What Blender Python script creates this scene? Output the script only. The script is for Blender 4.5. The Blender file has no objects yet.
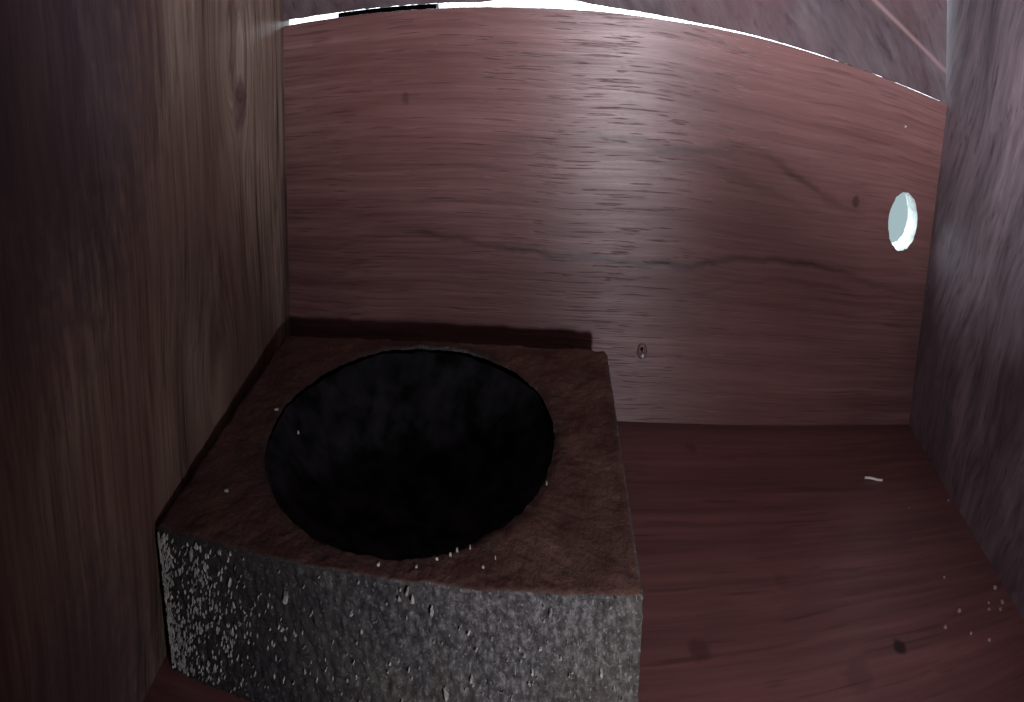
import bpy, bmesh, math, random
from mathutils import Vector, Matrix, noise
random.seed(7)
S = 0.5          # metres per box width: the inside of the wooden box is about half a metre wide
sc = bpy.context.scene
C = sc.collection

# ------------------------------------------------------------------ camera
CX, CY, CZ = 0.4011, -0.7942, 0.3367
PITCH, YAW, ROLL = 0.33272, 0.06158, 0.0135
FY, ASP, PX, PY = 1020.735, 0.57868, 516.16, 346.17
cam = bpy.data.cameras.new('camera')
cam_o = bpy.data.objects.new('camera', cam); C.objects.link(cam_o); sc.camera = cam_o
fwd = Vector((-math.sin(YAW)*math.cos(PITCH), math.cos(YAW)*math.cos(PITCH), -math.sin(PITCH)))
rt = fwd.cross(Vector((0, 0, 1))).normalized(); up = rt.cross(fwd)
c_, s_ = math.cos(ROLL), math.sin(ROLL)
rt2 = c_*rt + s_*up; up2 = -s_*rt + c_*up
M = Matrix.Identity(4)
for i in range(3):
    M[i][0], M[i][1], M[i][2] = rt2[i], up2[i], -fwd[i]
    M[i][3] = (CX, CY, CZ)[i]*S
cam_o.matrix_world = M
cam.clip_start = 0.005
cam.type = 'PANO'                      # wide lens with the photo's barrel curvature
cam.panorama_type = 'CENTRAL_CYLINDRICAL'
cam.central_cylindrical_range_u_min = (0-PX)/(FY*ASP)
cam.central_cylindrical_range_u_max = (1024-PX)/(FY*ASP)
cam.central_cylindrical_range_v_min = -(702-PY)/FY
cam.central_cylindrical_range_v_max = PY/FY
cam.central_cylindrical_radius = 1.0

# ------------------------------------------------------------------ daylight outside, lamp and added fill beside the camera, exposure
w = bpy.data.worlds.new('daylight'); sc.world = w; w.use_nodes = True
nt = w.node_tree; bgn = nt.nodes['Background']
tc = nt.nodes.new('ShaderNodeTexCoord'); sp = nt.nodes.new('ShaderNodeSeparateXYZ')
nt.links.new(tc.outputs['Generated'], sp.inputs[0])
cr = nt.nodes.new('ShaderNodeValToRGB'); mm = nt.nodes.new('ShaderNodeMath'); mm.operation = 'MULTIPLY_ADD'; mm.inputs[1].default_value = 0.5; mm.inputs[2].default_value = 0.5
nt.links.new(sp.outputs['Z'], mm.inputs[0]); nt.links.new(mm.outputs[0], cr.inputs[0])
cr.color_ramp.elements[0].position = 0.46; cr.color_ramp.elements[0].color = (0.06, 0.08, 0.085, 1)
cr.color_ramp.elements[1].position = 0.50; cr.color_ramp.elements[1].color = (0.82, 0.90, 1.0, 1)
nt.links.new(cr.outputs[0], bgn.inputs[0]); bgn.inputs[1].default_value = 6.0

def lamp(name, loc, target, power, color, size, angle, blend):
    l = bpy.data.lights.new(name, 'SPOT'); l.energy = power; l.color = color
    l.shadow_soft_size = size; l.spot_size = math.radians(angle); l.spot_blend = blend
    o = bpy.data.objects.new(name, l); C.objects.link(o); o.location = Vector(loc)*S
    o.rotation_euler = (Vector(target)-Vector(loc)).to_track_quat('-Z', 'Y').to_euler()
    return o
# lamp by the camera lens, wide and low; two fill spots added, throwing upwards
lamp('camera_lamp_and_fill', (0.585, -0.80, 0.196), (0.50, 0, 0.04), 1.5, (0.97, 0.92, 1.0), 0.010, 136, 1.0)
lamp('camera_lamp_and_fill', (0.600, -0.80, 0.205), (0.985, 0, 0.78), 13.0, (0.88, 0.92, 1.0), 0.010, 80, 1.0)  # added fill spot, brightens the right wall and upper right
lamp('camera_lamp_and_fill', (0.575, -0.80, 0.200), (0.325, 0, 0.82), 8.0, (0.95, 0.93, 1.0), 0.010, 92, 1.0)  # added fill spot, brightens the upper left

vs = sc.view_settings
vs.view_transform = 'Standard'; vs.look = 'None'; vs.gamma = 1; vs.use_curve_mapping = False
vs.exposure = 0.0

# ------------------------------------------------------------------ helpers
def link(name, me, mats=(), parent=None):
    o = bpy.data.objects.new(name, me); C.objects.link(o)
    for m in mats: me.materials.append(m)
    if parent: o.parent = parent
    return o
def from_bm(name, bm, mats=(), parent=None, smooth=False):
    for v in bm.verts: v.co *= S
    bmesh.ops.recalc_face_normals(bm, faces=bm.faces)
    me = bpy.data.meshes.new(name); bm.to_mesh(me); bm.free()
    if smooth:
        for p in me.polygons: p.use_smooth = True
    return link(name, me, mats, parent)
def struct(o): o['kind'] = 'structure'; return o
def tag(o, label, cat, group=None):
    o['label'] = label; o['category'] = cat
    if group: o['group'] = group
    return o
def hexa(pts):                          # eight corners: bottom ring then top ring
    bm = bmesh.new(); v = [bm.verts.new(p) for p in pts]
    for f in ((0,1,2,3), (4,5,6,7), (0,1,5,4), (1,2,6,5), (2,3,7,6), (3,0,4,7)): bm.faces.new([v[i] for i in f])
    return bm
def interp(prof, x):
    for (a, b), (c, d) in zip(prof, prof[1:]):
        if x <= c: return b + (d-b)*max(0, (x-a))/(c-a)
    return prof[-1][1]
def plate(outer, holes, y0, y1):        # a board outline in x,z with holes, given thickness in y
    bm = bmesh.new(); es = []
    for loop in [outer]+holes:
        vs_ = [bm.verts.new((x, y0, z)) for x, z in loop]
        es += [bm.edges.new((vs_[i], vs_[(i+1) % len(vs_)])) for i in range(len(vs_))]
    bmesh.ops.triangle_fill(bm, use_beauty=True, use_dissolve=False, edges=es)
    r = bmesh.ops.extrude_face_region(bm, geom=list(bm.faces))
    for g in r['geom']:
        if isinstance(g, bmesh.types.BMVert): g.co.y = y1
    return bm

# ------------------------------------------------------------------ materials
class NT:
    def __init__(s, name):
        s.m = bpy.data.materials.new(name); s.m.use_nodes = True; s.t = s.m.node_tree
        s.b = s.t.nodes['Principled BSDF']; s.out = s.t.nodes['Material Output']
    def n(s, typ, **kw):
        nd = s.t.nodes.new(typ)
        for k, v in kw.items():
            if k in nd.inputs.keys(): nd.inputs[k].default_value = v
            else: setattr(nd, k, v)
        return nd
    def l(s, a, b): s.t.links.new(a, b)
    def math(s, op, a, b=None, c=None, clamp=False):
        nd = s.t.nodes.new('ShaderNodeMath'); nd.operation = op; nd.use_clamp = clamp
        for i, v in enumerate((a, b, c)):
            if v is None: continue
            if isinstance(v, (int, float)): nd.inputs[i].default_value = v
            else: s.l(v, nd.inputs[i])
        return nd.outputs[0]
    def ramp(s, src, stops):
        nd = s.t.nodes.new('ShaderNodeValToRGB'); e = nd.color_ramp.elements
        while len(e) < len(stops): e.new(0.5)
        for el, (p, c) in zip(e, stops):
            el.position = p; el.color = (c if isinstance(c, tuple) else (c, c, c))+(1,)
        s.l(src, nd.inputs[0]); return nd.outputs[0]
    def mix(s, f, a, b, mode='MIX'):
        nd = s.t.nodes.new('ShaderNodeMix'); nd.data_type = 'RGBA'; nd.blend_type = mode
        if isinstance(f, (int, float)): nd.inputs[0].default_value = f
        else: s.l(f, nd.inputs[0])
        for i, v in ((6, a), (7, b)):
            if isinstance(v, tuple): nd.inputs[i].default_value = v+(1,)
            else: s.l(v, nd.inputs[i])
        return nd.outputs[2]
    def coords(s, scale, rot=(0, 0, 0)):
        t = s.n('ShaderNodeTexCoord'); m = s.n('ShaderNodeMapping')
        m.inputs['Scale'].default_value = tuple(v/S for v in scale); m.inputs['Rotation'].default_value = rot
        s.l(t.outputs['Object'], m.inputs[0]); return m.outputs[0]
    def noise(s, vec, scale, detail=3, rough=0.55, dist=0.0):
        nd = s.n('ShaderNodeTexNoise', Scale=scale, Detail=detail, Roughness=rough, Distortion=dist)
        s.l(vec, nd.inputs['Vector']); return nd.outputs['Fac']

def figure_line(b, xo, zo, pts, width, soft=1.0):
    """a dark growth line running across a board along x, z = curve(x)"""
    fc = b.t.nodes.new('ShaderNodeFloatCurve'); cv = fc.mapping.curves[0]
    cv.points[0].location = (pts[0][0], pts[0][1]); cv.points[1].location = (pts[-1][0], pts[-1][1])
    for p in pts[1:-1]: cv.points.new(p[0], p[1])
    fc.mapping.update(); b.l(xo, fc.inputs['Value'])
    d = b.math('ABSOLUTE', b.math('SUBTRACT', zo, fc.outputs[0]))
    k = b.math('SUBTRACT', 1.0, b.math('DIVIDE', d, width), clamp=True)
    f1 = b.math('DIVIDE', b.math('SUBTRACT', xo, pts[0][0]-0.02), 0.10, clamp=True)
    f2 = b.math('DIVIDE', b.math('SUBTRACT', pts[-1][0]+0.02, xo), 0.10, clamp=True)
    return b.math('MULTIPLY', k, b.math('MULTIPLY', f1, f2))

def wood(name, dark, light, fine=(4, 170, 170), band=(1.0, 9, 9), rot=(0, 0, 0), rough=0.42, warp=0.05, warp_scale=3.0,
         lines=None, spots=None, bump=0.25, contrast=(0.34, 0.66), knots=None, spec=0.5, blotch=0.25, aniso=None, streak=None, tint=None):
    b = NT(name)
    base = b.coords((1, 1, 1))
    nz = b.n('ShaderNodeTexNoise', Scale=warp_scale, Detail=2.0); b.l(base, nz.inputs['Vector'])
    off = b.n('ShaderNodeVectorMath', operation='MULTIPLY_ADD'); b.l(nz.outputs['Color'], off.inputs[0])
    off.inputs[1].default_value = (warp,)*3; b.l(base, off.inputs[2])
    vec = off.outputs[0]
    if knots:                                    # the grain bends round a knot
        for (kx, ky, kz, r, k) in knots:
            dv = b.n('ShaderNodeVectorMath', operation='SUBTRACT'); b.l(base, dv.inputs[0]); dv.inputs[1].default_value = (kx, ky, kz)
            ln = b.n('ShaderNodeVectorMath', operation='LENGTH'); b.l(dv.outputs[0], ln.inputs[0])
            fall = b.math('POWER', 2.718, b.math('MULTIPLY', b.math('POWER', b.math('DIVIDE', ln.outputs['Value'], r), 2.0), -1.0))
            sc_ = b.n('ShaderNodeVectorMath', operation='SCALE'); b.l(dv.outputs[0], sc_.inputs[0]); b.l(b.math('MULTIPLY', fall, -k), sc_.inputs['Scale'])
            ad = b.n('ShaderNodeVectorMath', operation='ADD'); b.l(vec, ad.inputs[0]); b.l(sc_.outputs[0], ad.inputs[1]); vec = ad.outputs[0]
    def mp(scale):
        m = b.n('ShaderNodeMapping'); m.vector_type = 'POINT'
        r_ = b.n('ShaderNodeVectorRotate'); r_.rotation_type = 'EULER_XYZ'; r_.inputs['Rotation'].default_value = rot
        b.l(vec, r_.inputs['Vector']); b.l(r_.outputs[0], m.inputs[0]); m.inputs['Scale'].default_value = scale
        return m.outputs[0]
    f1 = b.noise(mp(fine), 1.0, 4, 0.6)
    f2 = b.noise(mp(tuple(v*0.33 for v in fine)), 1.0, 3, 0.6)
    f3 = b.noise(mp(band), 1.0, 4, 0.6, 0.4)
    s1 = b.math('ADD', b.math('MULTIPLY', f1, 0.36), b.math('MULTIPLY', f2, 0.30))
    s1 = b.math('ADD', s1, b.math('MULTIPLY', f3, 0.34))
    col = b.ramp(s1, [(contrast[0], dark), (contrast[1], light)])
    # short dark pores lying along the grain
    pores = b.noise(mp(tuple(v*m for v, m in zip(fine, (2.2, 1.3, 1.3)))), 1.0, 2, 0.5)
    pm = b.ramp(pores, [(0.60, 0.0), (0.70, 1.0)])
    col = b.mix(b.math('MULTIPLY', pm, 0.45), col, tuple(v*0.45 for v in dark))
    bl = b.noise(base, 4.2, 3, 0.6)
    col = b.mix(b.math('MULTIPLY', b.ramp(bl, [(0.40, 0.0), (0.68, 1.0)]), blotch), col, tuple(v*0.6 for v in dark))
    if tint:                                     # broad warm or cool areas of the veneer
        t2 = b.noise(base, tint[1], 2, 0.5)
        col = b.mix(b.math('MULTIPLY', b.ramp(t2, [(0.42, 0.0), (0.62, 1.0)]), tint[2]), col, tint[0])
    sx = b.n('ShaderNodeSeparateXYZ'); b.l(base, sx.inputs[0])
    if lines:
        wob = b.noise(base, 14.0, 3, 0.6)
        zo = b.math('ADD', sx.outputs['Z'], b.math('MULTIPLY', b.math('SUBTRACT', wob, 0.5), 0.02))
        brk = b.ramp(b.noise(b.coords((5, 60, 60)), 1.0, 2), [(0.30, 0.25), (0.62, 1.0)])
        for pts, wd, st in lines:
            ln = figure_line(b, sx.outputs['X'], zo, pts, wd)
            col = b.mix(b.math('MULTIPLY', b.math('MULTIPLY', ln, st), brk), col, tuple(v*0.35 for v in dark))
    if spots:
        for (px_, py_, pz_, r, st, c) in spots:
            dv = b.n('ShaderNodeVectorMath', operation='DISTANCE'); b.l(base, dv.inputs[0]); dv.inputs[1].default_value = (px_, py_, pz_)
            dd = b.math('ADD', dv.outputs['Value'], b.math('MULTIPLY', b.math('SUBTRACT', b.noise(base, 90.0, 2), 0.5), r))
            k = b.math('SUBTRACT', 1.0, b.math('DIVIDE', dd, r), clamp=True)
            col = b.mix(b.math('MULTIPLY', b.math('MULTIPLY', k, 2.0, clamp=True), st), col, c)
    if streak:                                   # straight reflection painted into the colour: point, direction (x,z), width, length
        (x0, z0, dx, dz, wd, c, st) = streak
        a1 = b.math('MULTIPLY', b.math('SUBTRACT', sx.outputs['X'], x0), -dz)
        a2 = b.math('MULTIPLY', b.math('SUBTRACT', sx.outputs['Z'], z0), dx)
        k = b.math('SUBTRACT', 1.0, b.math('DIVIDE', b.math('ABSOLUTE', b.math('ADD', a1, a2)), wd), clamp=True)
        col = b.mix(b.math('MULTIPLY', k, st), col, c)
    b.l(col, b.b.inputs['Base Color'])
    rg = b.ramp(s1, [(0.3, rough+0.10), (0.7, rough-0.04)])
    b.l(rg, b.b.inputs['Roughness']); b.b.inputs['Specular IOR Level'].default_value = spec
    if aniso:
        b.b.inputs['Anisotropic'].default_value = aniso[0]
        tg = b.n('ShaderNodeCombineXYZ', X=aniso[1][0], Y=aniso[1][1], Z=aniso[1][2])
        b.l(tg.outputs[0], b.b.inputs['Tangent'])
    bp = b.n('ShaderNodeBump', Strength=bump, Distance=0.0006)
    b.l(b.math('SUBTRACT', s1, b.math('MULTIPLY', pm, 0.25)), bp.inputs['Height']); b.l(bp.outputs[0], b.b.inputs['Normal'])
    return b.m

def plain(name, col, rough=0.8, nscale=60, var=0.35, bump=0.3, spec=0.3):
    b = NT(name); v = b.coords((1, 1, 1)); n1 = b.noise(v, nscale, 4)
    b.l(b.ramp(n1, [(0.35, tuple(c*(1-var) for c in col)), (0.65, tuple(min(1, c*(1+var)) for c in col))]), b.b.inputs['Base Color'])
    b.b.inputs['Roughness'].default_value = rough; b.b.inputs['Specular IOR Level'].default_value = spec
    bp = b.n('ShaderNodeBump', Strength=bump, Distance=0.0006); b.l(n1, bp.inputs['Height']); b.l(bp.outputs[0], b.b.inputs['Normal'])
    return b.m

LA = [(0.40, 0.2407), (0.488, 0.2376), (0.55, 0.2331), (0.6126, 0.2364), (0.6855, 0.239), (0.75, 0.2246), (0.8017, 0.2125), (0.8556, 0.2044)]
LA2 = [(0.30, 0.232), (0.46, 0.226), (0.55, 0.221), (0.62, 0.222), (0.68, 0.214), (0.74, 0.205), (0.82, 0.195)]
LB = [(0.157, 0.158), (0.287, 0.1495), (0.412, 0.1404), (0.495, 0.1387), (0.58, 0.1401), (0.668, 0.1503), (0.763, 0.1521), (0.85, 0.1471), (0.947, 0.1381)]
LC = [(0.50, 0.120), (0.58, 0.118), (0.64, 0.124), (0.70, 0.134), (0.78, 0.136), (0.90, 0.126)]
m_back = wood('back_board_wood', (0.090, 0.035, 0.036), (0.275, 0.145, 0.14), fine=(6, 420, 420), band=(1.3, 34, 34), rough=0.43, warp=0.02,
              lines=[(LA, 0.0055, 0.75), (LA2, 0.006, 0.45), (LB, 0.0045, 0.9), (LC, 0.003, 0.4)],
              spots=[(0.845, 0, 0.215, 0.007, 0.8, (0.05, 0.018, 0.014)), (0.845, 0, 0.2165, 0.025, 0.15, (0.08, 0.03, 0.03)),
                     (0.20, 0, 0.262, 0.006, 0.5, (0.06, 0.025, 0.02))],
              bump=0.9, blotch=0.30, aniso=(0.8, (0, 0, 1)), tint=((0.17, 0.062, 0.05), 2.4, 0.35), spec=0.75)
m_floor = wood('floor_wood', (0.080, 0.030, 0.031), (0.25, 0.105, 0.100), fine=(4, 130, 130), band=(1.0, 16, 16), rough=0.5, warp=0.03, bump=0.25, blotch=0.2,
               spots=[(0.76, -0.353, 0, 0.010, 0.95, (0.02, 0.008, 0.006)), (0.55, -0.324, 0, 0.014, 0.6, (0.05, 0.018, 0.014)), (0.60, -0.05, 0, 0.012, 0.45, (0.05, 0.02, 0.016)),
                      (0.66, -0.26, 0, 0.012, 0.35, (0.06, 0.02, 0.016)), (0.70, -0.37, 0, 0.02, 0.35, (0.06, 0.02, 0.016))])
m_left = wood('left_board_wood', (0.050, 0.034, 0.028), (0.36, 0.27, 0.21), fine=(240, 240, 9), band=(20, 20, 1.6), rough=0.47, warp=0.045, warp_scale=4.0,
              knots=[(0.041, -0.178, 0.305, 0.040, 1.6), (0.041, -0.172, 0.350, 0.035, 1.2), (0.035, -0.26, 0.12, 0.07, 0.9)], bump=0.7, blotch=0.5, contrast=(0.42, 0.58),
              spots=[(0.040, -0.165, 0.285, 0.024, 0.65, (0.05, 0.022, 0.024)), (0.062, -0.50, 0.36, 0.16, 0.7, (0.05, 0.032, 0.05)), (0.05, -0.54, 0.02, 0.12, 0.6, (0.05, 0.028, 0.045))], tint=((0.13, 0.07, 0.055), 6.0, 0.6))
m_right = wood('right_board_wood', (0.035, 0.023, 0.028), (0.32, 0.24, 0.27), fine=(110, 110, 22), band=(16, 16, 5), rot=(math.radians(-22), 0, 0), rough=0.52, warp=0.10, warp_scale=5.0,
               bump=0.35, blotch=0.55, contrast=(0.33, 0.66))
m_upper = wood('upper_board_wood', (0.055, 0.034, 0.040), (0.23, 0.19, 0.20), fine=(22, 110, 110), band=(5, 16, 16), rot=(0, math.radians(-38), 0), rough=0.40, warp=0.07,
               bump=0.3, blotch=0.65, streak=(0.9062, 0.3752, 0.97, -0.24, 0.0035, (0.34, 0.22, 0.21), 0.7), tint=((0.11, 0.05, 0.055), 5.0, 0.5))  # the pale diagonal streak is a painted reflection
m_hid = wood('dark_unseen_wood', (0.03, 0.016, 0.014), (0.09, 0.05, 0.042), rough=0.6)  # for the unseen roof and front board, darkened to cut bounced light
m_dark = plain('batten_wood', (0.02, 0.016, 0.015))

# ------------------------------------------------------------------ the box (setting)
HB = 1.10      # length of the box towards the camera side
HT = 0.66      # inside height
TH = 0.030
top_prof = [(-0.03, 0.328), (0, 0.328), (0.1, 0.3274), (0.24, 0.3268), (0.366, 0.3268), (0.456, 0.3276), (0.545, 0.3280), (0.66, 0.3294), (0.74, 0.3293), (0.837, 0.3287), (1.0, 0.3258), (1.03, 0.3255)]
upp_prof = [(-0.03, 0.3322), (0, 0.3322), (0.03, 0.3320), (0.0975, 0.3312), (0.238, 0.3306), (0.30, 0.3302), (0.33, 0.3318), (0.36, 0.3334), (0.375, 0.3322), (0.40, 0.3338), (0.43, 0.3335), (0.455, 0.3318),
            (0.545, 0.3306), (0.59, 0.3302), (0.66, 0.3306), (0.74, 0.33005), (0.80, 0.3292), (0.837, 0.3289), (0.90, 0.3279), (0.99, 0.3264), (1.03, 0.3255)]
N = 520
def edge(prof, amp, seed, lo=-0.024, hi=1.015):
    out = []
    for i in range(N+1):
        x = lo+(hi-lo)*i/N
        out.append((x, interp(prof, x)+amp*(noise.noise(Vector((x*60, seed, 0)))+0.7*noise.noise(Vector((x*190, seed, 3))))))
    return out
te = edge(top_prof, 0.00022, 1.3)
hole = []
for i in range(72):
    a = 2*math.pi*i/72
    r = 0.0279*(1+0.035*noise.noise(Vector((math.cos(a)*4, math.sin(a)*4, 5)))+0.03*noise.noise(Vector((math.cos(a)*11, math.sin(a)*11, 2))))
    hole.append((0.936+r*math.cos(a), 0.206+r*math.sin(a)))
outer = [(-0.024, -0.03), (1.024, -0.03)]+[(1.015, te[-1][1])]+te[::-1][1:]
# split the bottom edge so the fill stays even
outer = [(-0.024+1.048*i/40, -0.03) for i in range(41)]+te[::-1]
wall_back = struct(from_bm('wall_back', plate(outer, [hole], 0.0, TH), [m_back]))
m_rim = plain('raw_plywood_edge', (0.66, 0.70, 0.68), 0.9, 80, 0.2)
wall_back.data.materials.append(m_rim)
for p in wall_back.data.polygons:       # the cut edge inside the hole is pale bare wood
    c = p.center/S
    if abs(p.normal.y) < 0.5 and (c.x-0.936)**2+(c.z-0.206)**2 < 0.032**2: p.material_index = 1
ue = edge(upp_prof, 0.00045, 8.1, 0.0, 0.9895)
lean = 0.328
bm = plate([(x, z) for x, z in ue]+[(0.9830, HT)]+[(0.9530*(39-i)/40+0.03, HT) for i in range(40)], [], 0.0, TH)
for v in bm.verts: v.co.y += lean*max(0, v.co.z-0.3310)
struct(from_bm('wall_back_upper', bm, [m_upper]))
ZT = HT
yt = lean*(HT-0.331)+TH
# side boards: the left one leans in a little, the right one closes in towards the camera
tl = 0.0784
LX = lambda z: tl*z
def side(fx, t):                         # a side board between the floor and the roof, its back edge following the two back boards
    prof = [(TH, -0.03), (TH, 0.331), (yt, ZT), (-HB, ZT), (-HB, -0.03)]
    bm = bmesh.new()
    a = [bm.verts.new((fx(y, z), y, z)) for y, z in prof]; b = [bm.verts.new((fx(y, z)+t, y, z)) for y, z in prof]
    bm.faces.new(a); bm.faces.new(b)
    for i in range(5): bm.faces.new((a[i], a[(i+1) % 5], b[(i+1) % 5], b[i]))
    return bm
struct(from_bm('wall_left', side(lambda y, z: tl*z-0.112*y, -0.03), [m_left]))
struct(from_bm('wall_right', side(lambda y, z: 1+0.1715*y-0.0209*z, 0.03), [m_right]))
struct(from_bm('floor', hexa([(-0.03, 0.0, -0.03), (1.03, 0.0, -0.03), (1.03, -HB, -0.03), (-0.03, -HB, -0.03),
                              (-0.03, -0.0015, 0), (1.03, -0.0015, 0), (1.03, -HB, 0), (-0.03, -HB, 0)]), [m_floor]))
struct(from_bm('ceiling', hexa([(-0.05, yt+0.02, ZT), (1.05, yt+0.02, ZT), (1.05, -HB-0.03, ZT), (-0.05, -HB-0.03, ZT),
                                (-0.05, yt+0.02, ZT+0.03), (1.05, yt+0.02, ZT+0.03), (1.05, -HB-0.03, ZT+0.03), (-0.05, -HB-0.03, ZT+0.03)]), [m_hid]))
struct(from_bm('wall_front', hexa([(-0.05, -HB, -0.03), (1.05, -HB, -0.03), (1.05, -HB-0.03, -0.03), (-0.05, -HB-0.03, -0.03),
                                   (-0.05, -HB, ZT), (1.05, -HB, ZT), (1.05, -HB-0.03, ZT), (-0.05, -HB-0.03, ZT)]), [m_hid]))
# batten outside that covers one stretch of the gap between the two back boards
struct(from_bm('trim_1', hexa([(0.098, TH, 0.29), (0.239, TH, 0.29), (0.239, TH+0.02, 0.29), (0.098, TH+0.02, 0.29),
                               (0.098, TH, 0.3306), (0.239, TH, 0.3301), (0.239, TH+0.02, 0.3301), (0.098, TH+0.02, 0.3306)]), [m_dark]))

# ------------------------------------------------------------------ fixings in the back board (parts of that board)
m_metal = NT('dull_steel'); m_metal.b.inputs['Base Color'].default_value = (0.75, 0.72, 0.75, 1); m_metal.b.inputs['Metallic'].default_value = 0.6
m_metal.b.inputs['Roughness'].default_value = 0.4; m_metal = m_metal.m
m_hole = plain('burnt_wood', (0.035, 0.015, 0.018), 0.9)
bm = bmesh.new()                        # ring of torn wood round the nail
rings = []
for r, y in ((0.0040, -0.0002), (0.0056, -0.0022), (0.0074, -0.0016), (0.0092, 0.0002)):
    rings.append([bm.verts.new((0.5322+r*(1+0.12*noise.noise(Vector((math.cos(a)*2, math.sin(a)*2, r*900))))*math.cos(a)*0.85, y, 0.0639+r*math.sin(a)*0.8)) for a in [2*math.pi*i/28 for i in range(28)]])
for a, b in zip(rings, rings[1:]):
    for i in range(28): bm.faces.new((a[i], a[(i+1) % 28], b[(i+1) % 28], b[i]))
ring = from_bm('nail_hole', bm, [m_back], wall_back, True); ring['label'] = 'dark dented ring round the nail'
bm = bmesh.new(); bmesh.ops.create_cone(bm, cap_ends=True, segments=20, radius1=0.0034, radius2=0.0020, depth=0.005)
bmesh.ops.rotate(bm, verts=bm.verts, cent=(0, 0, 0), matrix=Matrix.Rotation(math.radians(90), 3, 'X'))
bmesh.ops.translate(bm, verts=bm.verts, vec=(0.5330, -0.0018, 0.0600))
o = from_bm('nail', bm, [m_metal], wall_back, True); o['label'] = 'pale shiny nail tip'
bm = bmesh.new(); bmesh.ops.create_icosphere(bm, subdivisions=2, radius=0.0022)
for v in bm.verts: v.co = Vector((v.co.x*1.0, v.co.y*1.2, v.co.z*1.5))+Vector((0.5318, -0.0003, 0.0663))
from_bm('nail_slot', bm, [m_hole], wall_back, True)
bm = bmesh.new(); bmesh.ops.create_cone(bm, cap_ends=True, segments=12, radius1=0.0020, radius2=0.0006, depth=0.005)
bmesh.ops.rotate(bm, verts=bm.verts, cent=(0, 0, 0), matrix=Matrix.Rotation(math.radians(78), 3, 'X'))
bmesh.ops.translate(bm, verts=bm.verts, vec=(0.9176, -0.0018, 0.2934))
o = from_bm('nail', bm, [m_metal], wall_back, True); o['label'] = 'tiny pale nail point poking through'

# ------------------------------------------------------------------ the block with the round hollow
HBk = 0.0914
BL, BR, FR_, FL = (0.0420, -0.0885), (0.4730, -0.0820), (0.4752, -0.4100), (0.0605, -0.4170)
CC, CRd, DEP = (0.2570, -0.2465), 0.1500, 0.062
def seg(a, b, n): return [(a[0]+(b[0]-a[0])*i/n, a[1]+(b[1]-a[1])*i/n) for i in range(n)]
per = seg(FL, FR_, 260)+seg(FR_, BR, 150)+seg(BR, BL, 110)+seg(BL, FL, 110)
NP = len(per)
def fb(p): return noise.fractal(Vector(p), 0.9, 2.1, 4)
block = bpy.data.objects.new('nest_block', None); C.objects.link(block)
block.location = Vector((0.26, -0.25, 0))*S; block.empty_display_size = 0.05
tag(block, 'rough grey nest block with brown top and round black hollow, beside the left wall', 'nest block')
bm = bmesh.new(); grid = []
NR = 26
for k in range(NR+1):                    # top face from the hollow's rim to the edge
    t = k/NR; row = []
    for (x, y) in per:
        a = math.atan2(y-CC[1], x-CC[0]); rr = CRd*(1+0.012*noise.noise(Vector((math.cos(a)*3, math.sin(a)*3, 1)))+0.008*noise.noise(Vector((math.cos(a)*12, math.sin(a)*12, 4))))
        hx, hy = CC[0]+rr*math.cos(a), CC[1]+rr*math.sin(a)
        X, Y = hx+(x-hx)*t, hy+(y-hy)*t
        z = HBk+0.0012*fb((X*40, Y*40, 0))+0.0006*fb((X*160, Y*160, 3))
        if t < 0.12: z -= 0.0016*(1-t/0.12)**2
        if t > 0.93: z -= (0.0012+0.0045*max(0, fb((X*55, Y*55, 11))))*((t-0.93)/0.07)**2
        row.append(bm.verts.new((X, Y, z)))
    grid.append(row)
NS = 46
cx0, cy0 = 0.26, -0.25
for k in range(1, NS+1):                 # sides down to the floor
    t = k/NS; row = []
    for j, (x, y) in enumerate(per):
        z = HBk*(1-t)-(0.0012+0.0045*max(0, fb((x*55, y*55, 11))))*max(0, 1-t*8)
        nx = Vector((0, -1, 0)) if j < 260 else Vector((1, 0, 0)) if j < 410 else Vector((0, 1, 0)) if j < 520 else Vector((-1, 0, 0))
        amp = 1.0 if j < 260 else 0.45
        p = Vector((x, y, z))
        d = 0.0010*fb(p*60)+0.0016*fb(p*190+Vector((7, 0, 0)))+0.0012*noise.noise(p*400)
        vd = noise.voronoi(p*230)[0][0]
        d += 0.0024*(0.45-vd)
        p = p+nx*d*amp*min(1, t*5+0.25)
        if t < 0.1: p -= nx*0.0022*(1-t/0.1)**2
        row.append(bm.verts.new(p))
    grid.append(row)
for a, b in zip(grid, grid[1:]):
    for j in range(NP): bm.faces.new((a[j], a[(j+1) % NP], b[(j+1) % NP], b[j]))
bm.faces.new(grid[-1])
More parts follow.
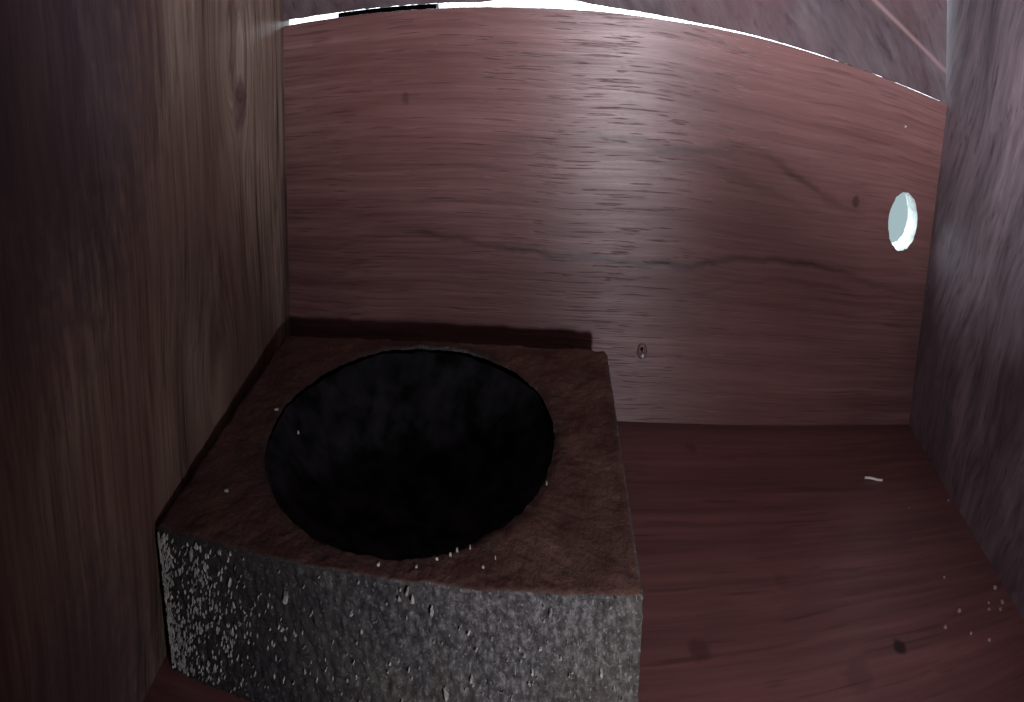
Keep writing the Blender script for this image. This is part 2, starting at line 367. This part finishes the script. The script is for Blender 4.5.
def block_mat():
    b = NT('block_material'); v = b.coords((1, 1, 1))
    g = b.n('ShaderNodeNewGeometry'); sx = b.n('ShaderNodeSeparateXYZ'); b.l(v, sx.inputs[0])
    n1 = b.noise(v, 170, 5, 0.75); n2 = b.noise(v, 9, 4, 0.6); n3 = b.noise(v, 300, 3, 0.6)
    grey = b.ramp(n1, [(0.32, (0.02, 0.019, 0.019)), (0.5, (0.085, 0.084, 0.084)), (0.68, (0.25, 0.25, 0.25))])
    grey = b.mix(b.math('MULTIPLY', b.ramp(n2, [(0.42, 0.0), (0.62, 1.0)]), 0.55), grey, (0.085, 0.075, 0.05))
    # the left third of the front is darker
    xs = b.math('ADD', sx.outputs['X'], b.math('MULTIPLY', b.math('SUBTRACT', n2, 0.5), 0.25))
    left_dark = b.ramp(xs, [(0.18, 1.0), (0.34, 0.0)])
    grey = b.mix(b.math('MULTIPLY', left_dark, 0.80), grey, (0.018, 0.017, 0.018))
    brown = b.ramp(b.noise(v, 26, 6, 0.7), [(0.34, (0.075, 0.034, 0.027)), (0.52, (0.130, 0.070, 0.056)), (0.68, (0.185, 0.108, 0.078))])
    brown = b.mix(b.math('MULTIPLY', b.ramp(n3, [(0.5, 0.0), (0.68, 1.0)]), 0.35), brown, (0.045, 0.02, 0.018))
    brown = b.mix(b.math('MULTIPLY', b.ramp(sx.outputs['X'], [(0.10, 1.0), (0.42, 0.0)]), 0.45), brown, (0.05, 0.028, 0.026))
    # brown dirt lies on the top and laps over the edge raggedly
    lim = b.math('ADD', sx.outputs['Z'], b.math('MULTIPLY', b.math('SUBTRACT', b.noise(v, 60, 4, 0.65), 0.5), 0.010))
    # soot-dark soil spreads a little way out of the hollow
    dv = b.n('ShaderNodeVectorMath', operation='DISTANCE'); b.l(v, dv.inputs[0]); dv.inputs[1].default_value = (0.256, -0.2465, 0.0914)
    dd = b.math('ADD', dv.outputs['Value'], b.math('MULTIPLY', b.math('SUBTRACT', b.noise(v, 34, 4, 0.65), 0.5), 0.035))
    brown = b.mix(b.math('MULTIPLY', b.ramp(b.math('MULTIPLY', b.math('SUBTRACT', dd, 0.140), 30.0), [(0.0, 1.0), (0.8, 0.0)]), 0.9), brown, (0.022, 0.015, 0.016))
    top = b.ramp(b.math('MULTIPLY', b.math('SUBTRACT', lim, 0.0865), 200.0), [(0.2, 0.0), (0.8, 1.0)])
    sn = b.n('ShaderNodeSeparateXYZ'); b.l(g.outputs['Normal'], sn.inputs[0])
    top = b.math('MULTIPLY', top, b.ramp(b.math('ADD', sn.outputs['Z'], b.math('MULTIPLY', b.math('SUBTRACT', n1, 0.5), 0.5)), [(0.62, 0.0), (0.86, 1.0)]))
    grey = b.mix(b.math('MULTIPLY', b.ramp(b.noise(v, 420, 2, 0.5), [(0.60, 0.0), (0.72, 1.0)]), b.math('SUBTRACT', 0.75, b.math('MULTIPLY', left_dark, 0.45))), grey, (0.30, 0.30, 0.31))  # small bright glints painted into the grey as pale dots
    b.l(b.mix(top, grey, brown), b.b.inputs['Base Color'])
    b.b.inputs['Roughness'].default_value = 0.85; b.b.inputs['Specular IOR Level'].default_value = 0.25
    bp = b.n('ShaderNodeBump', Strength=0.8, Distance=0.0008); b.l(b.math('ADD', n1, b.math('MULTIPLY', n3, 0.5)), bp.inputs['Height']); b.l(bp.outputs[0], b.b.inputs['Normal'])
    return b.m
def at(o): o.matrix_parent_inverse = Matrix.Translation(-block.location); return o
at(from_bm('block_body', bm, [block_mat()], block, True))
# hollow: a bowl sunk in the block, dark with damp
bm = bmesh.new(); NA = 150; rows = []
for k in range(40):
    t = k/39; rows.append([])
    for i in range(NA):
        a = 2*math.pi*i/NA
        wob = 1+0.012*noise.noise(Vector((math.cos(a)*3, math.sin(a)*3, 1)))+0.008*noise.noise(Vector((math.cos(a)*12, math.sin(a)*12, 4)))
        r = CRd*wob*(1-t)**0.75*1.004 if k < 39 else 0.0006
        z = HBk-0.001-DEP*(1-(r/(CRd*1.03))**2.6 if r < CRd*1.03 else 0)
        x, y = CC[0]+r*math.cos(a), CC[1]+r*math.sin(a)
        z += (0.0030*fb((x*30, y*30, 9))+0.0022*fb((x*95, y*95, 4)))*min(1, t*6)
        rows[-1].append(bm.verts.new((x, y, z)))
for a, b in zip(rows, rows[1:]):
    for j in range(NA): bm.faces.new((a[j], b[j], b[(j+1) % NA], a[(j+1) % NA]))
bm.faces.new(rows[-1])
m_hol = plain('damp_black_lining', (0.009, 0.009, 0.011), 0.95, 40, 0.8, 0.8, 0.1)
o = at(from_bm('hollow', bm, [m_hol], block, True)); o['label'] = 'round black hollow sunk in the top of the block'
# pale mineral flecks stuck to the rough faces: past counting, one part
m_fleck = plain('pale_fleck', (0.42, 0.42, 0.39), 0.6, 200, 0.45, 0.2, 0.4)
def add_fleck(bm, c, nrm, ln, wd, th, ang):
    nrm = Vector(nrm).normalized(); u = nrm.cross(Vector((0.02, 0.03, 1))).normalized()
    if u.length < 0.5: u = Vector((1, 0, 0))
    v_ = nrm.cross(u).normalized(); c1, s1 = math.cos(ang), math.sin(ang)
    e1 = c1*v_+s1*u; e2 = -s1*v_+c1*u; c = Vector(c)
    n = random.choice((5, 6, 7)); ph = random.random()*6
    ring = []
    for i in range(n):
        a = ph+2*math.pi*i/n; q = random.uniform(0.55, 1.25)
        ring.append((e1*ln*0.5*math.cos(a)*q, e2*wd*0.5*math.sin(a)*q))
    lo = [bm.verts.new(c-nrm*0.0012+a+b) for a, b in ring]; hi = [bm.verts.new(c+nrm*th*random.uniform(.6, 1.1)+0.7*a+0.7*b) for a, b in ring]
    bm.faces.new(hi)
    for i in range(n): bm.faces.new((lo[i], lo[(i+1) % n], hi[(i+1) % n], hi[i]))
def front_y(x): return FL[1]+(FR_[1]-FL[1])*(x-FL[0])/(FR_[0]-FL[0])
bm = bmesh.new()
k = 0
while k < 900:                           # upright flecks crowd the left front corner and thin out to the right
    u = random.random()**1.6*0.17; x = FL[0]+0.0015+u; z = random.uniform(0.002, HBk-0.004)
    dens = math.exp(-(u/0.042)**1.5)+0.10*math.exp(-(u/0.15)**2)
    dens *= 0.25+1.6*max(0, noise.noise(Vector((x*42, z*30, 5)))+0.38)
    if random.random() > dens: continue
    s = random.uniform(0.4, 1.0); add_fleck(bm, (x, front_y(x)-0.0009, z), (0, -1, 0), 0.0040*s, 0.0013*s, 0.0006, random.gauss(0, 0.35)); k += 1
for _ in range(170):                     # scattered flecks over the rest of the front
    x = random.uniform(0.12, FR_[0]-0.004); z = random.uniform(0.004, HBk-0.003)
    s = random.choice((0.35, 0.4, 0.5, 0.6, 0.9)); add_fleck(bm, (x, front_y(x)-0.0014, z), (0, -1, 0), 0.0036*s, 0.0018*s, 0.0008, random.uniform(-1.5, 1.5))
for x, z, s in ((0.1917, 0.0701, 1.9), (0.296, 0.087, 1.2), (0.405, 0.083, 1.0), (0.445, 0.052, 1.1), (0.345, 0.046, 1.2), (0.30, 0.083, 1.0), (0.315, 0.078, 1.1), (0.0992, 0.081, 1.5), (0.392, 0.052, 1.0), (0.325, 0.035, 1.5), (0.138, 0.071, 1.2)):
    add_fleck(bm, (x, front_y(x)-0.0018, z), (0, -1, 0), 0.0046*s, 0.0024*s, 0.0016, random.uniform(-0.6, 0.6))
for x, y, s in ((0.1007, -0.2417, 1.5), (0.1057, -0.3615, 1.3), (0.3292, -0.3811, .6), (0.3244, -0.3862, .7), (0.3394, -0.378, .5), (0.3607, -0.385, .5), (0.40, -0.305, .5), (0.315, -0.392, .6), (0.27, -0.404, .8), (0.30, -0.401, .8), (0.142, -0.272, .5), (0.352, -0.394, .5)):
    add_fleck(bm, (x, y, HBk+0.0003), (0, 0, 1), 0.0042*s, 0.0030*s, 0.0010, random.uniform(-1, 1))
o = at(from_bm('pale_fleck', bm, [m_fleck], block)); o['kind'] = 'stuff'; o['label'] = 'small whitish flecks stuck to the rough front of the block'

# ------------------------------------------------------------------ small things on the floor
m_straw = plain('pale_straw', (0.80, 0.76, 0.72), 0.5, 90, 0.15)
a, b_ = Vector((0.8455, -0.1172, 0)), Vector((0.8725, -0.1240, 0))
bm = bmesh.new(); d = (b_-a).normalized(); sd = Vector((-d.y, d.x, 0)); rr = []
for k in range(9):
    t = k/8; c = a.lerp(b_, t)+Vector((0, 0, 0.0012+0.0004*math.sin(t*6))); wd = 0.0022*(0.6+0.4*math.sin(math.pi*min(1, t*0.8+0.25))); 
    rr.append([bm.verts.new(c+sd*wd*math.cos(q)+Vector((0, 0, 0.0011*math.sin(q)))) for q in [2*math.pi*i/8 for i in range(8)]])
for p, q in zip(rr, rr[1:]):
    for j in range(8): bm.faces.new((p[j], p[(j+1) % 8], q[(j+1) % 8], q[j]))
bm.faces.new(rr[0]); bm.faces.new(rr[-1])
tag(from_bm('splinter', bm, [m_straw], None, True), 'short pale splinter lying on the reddish wooden floor beyond the block', 'splinter')
m_crumb = plain('pale_crumb', (0.30, 0.22, 0.20), 0.8, 150, 0.3)
crumbs = [(0.8577, -0.3343, 1.1), (0.8992, -0.3427, .9), (0.9142, -0.3469, .9), (0.9290, -0.3198, 1.2), (0.9240, -0.3396, 1.1), (0.9600, -0.1742, .8), (0.8866, -0.1768, .6),
          (0.8681, -0.2889, .7), (0.827, -0.3471, .8), (0.8708, -0.3758, .9), (0.8543, -0.3621, .7), (0.905, -0.335, .7)]
where = ['pale crumb on the floor, leftmost of the little row by the right wall', 'pale crumb in the middle of the little row by the right wall', 'pale crumb at the right end of the little row by the right wall',
         'larger pale crumb on the floor tight against the right wall', 'pale crumb just nearer the camera than the one tight against the right wall', 'small pale crumb at the far foot of the right wall',
         'tiny crumb on the open floor a little nearer than the splinter', 'tiny crumb alone on the floor midway between splinter and crumb row', 'crumb on the floor farthest left of the crumbs below the row',
         'crumb on the floor nearest to the camera, by the right wall', 'small crumb on the floor just left of the nearest crumb', 'smallest crumb within the little row by the right wall']
for (x, y, s), lb in zip(crumbs, where):
    bm = bmesh.new(); bmesh.ops.create_icosphere(bm, subdivisions=2, radius=0.0021*s)
    for v in bm.verts:
        v.co *= 1+0.45*noise.noise(v.co*900+Vector((x*50, 0, 0))); v.co.z = max(v.co.z, -0.0012*s)*0.8
    zmin = min(v.co.z for v in bm.verts)
    bmesh.ops.translate(bm, verts=bm.verts, vec=(x, y, -zmin))
    tag(from_bm('crumb', bm, [m_crumb], None), lb, 'crumb', 'pale crumbs on the floor by the right wall')
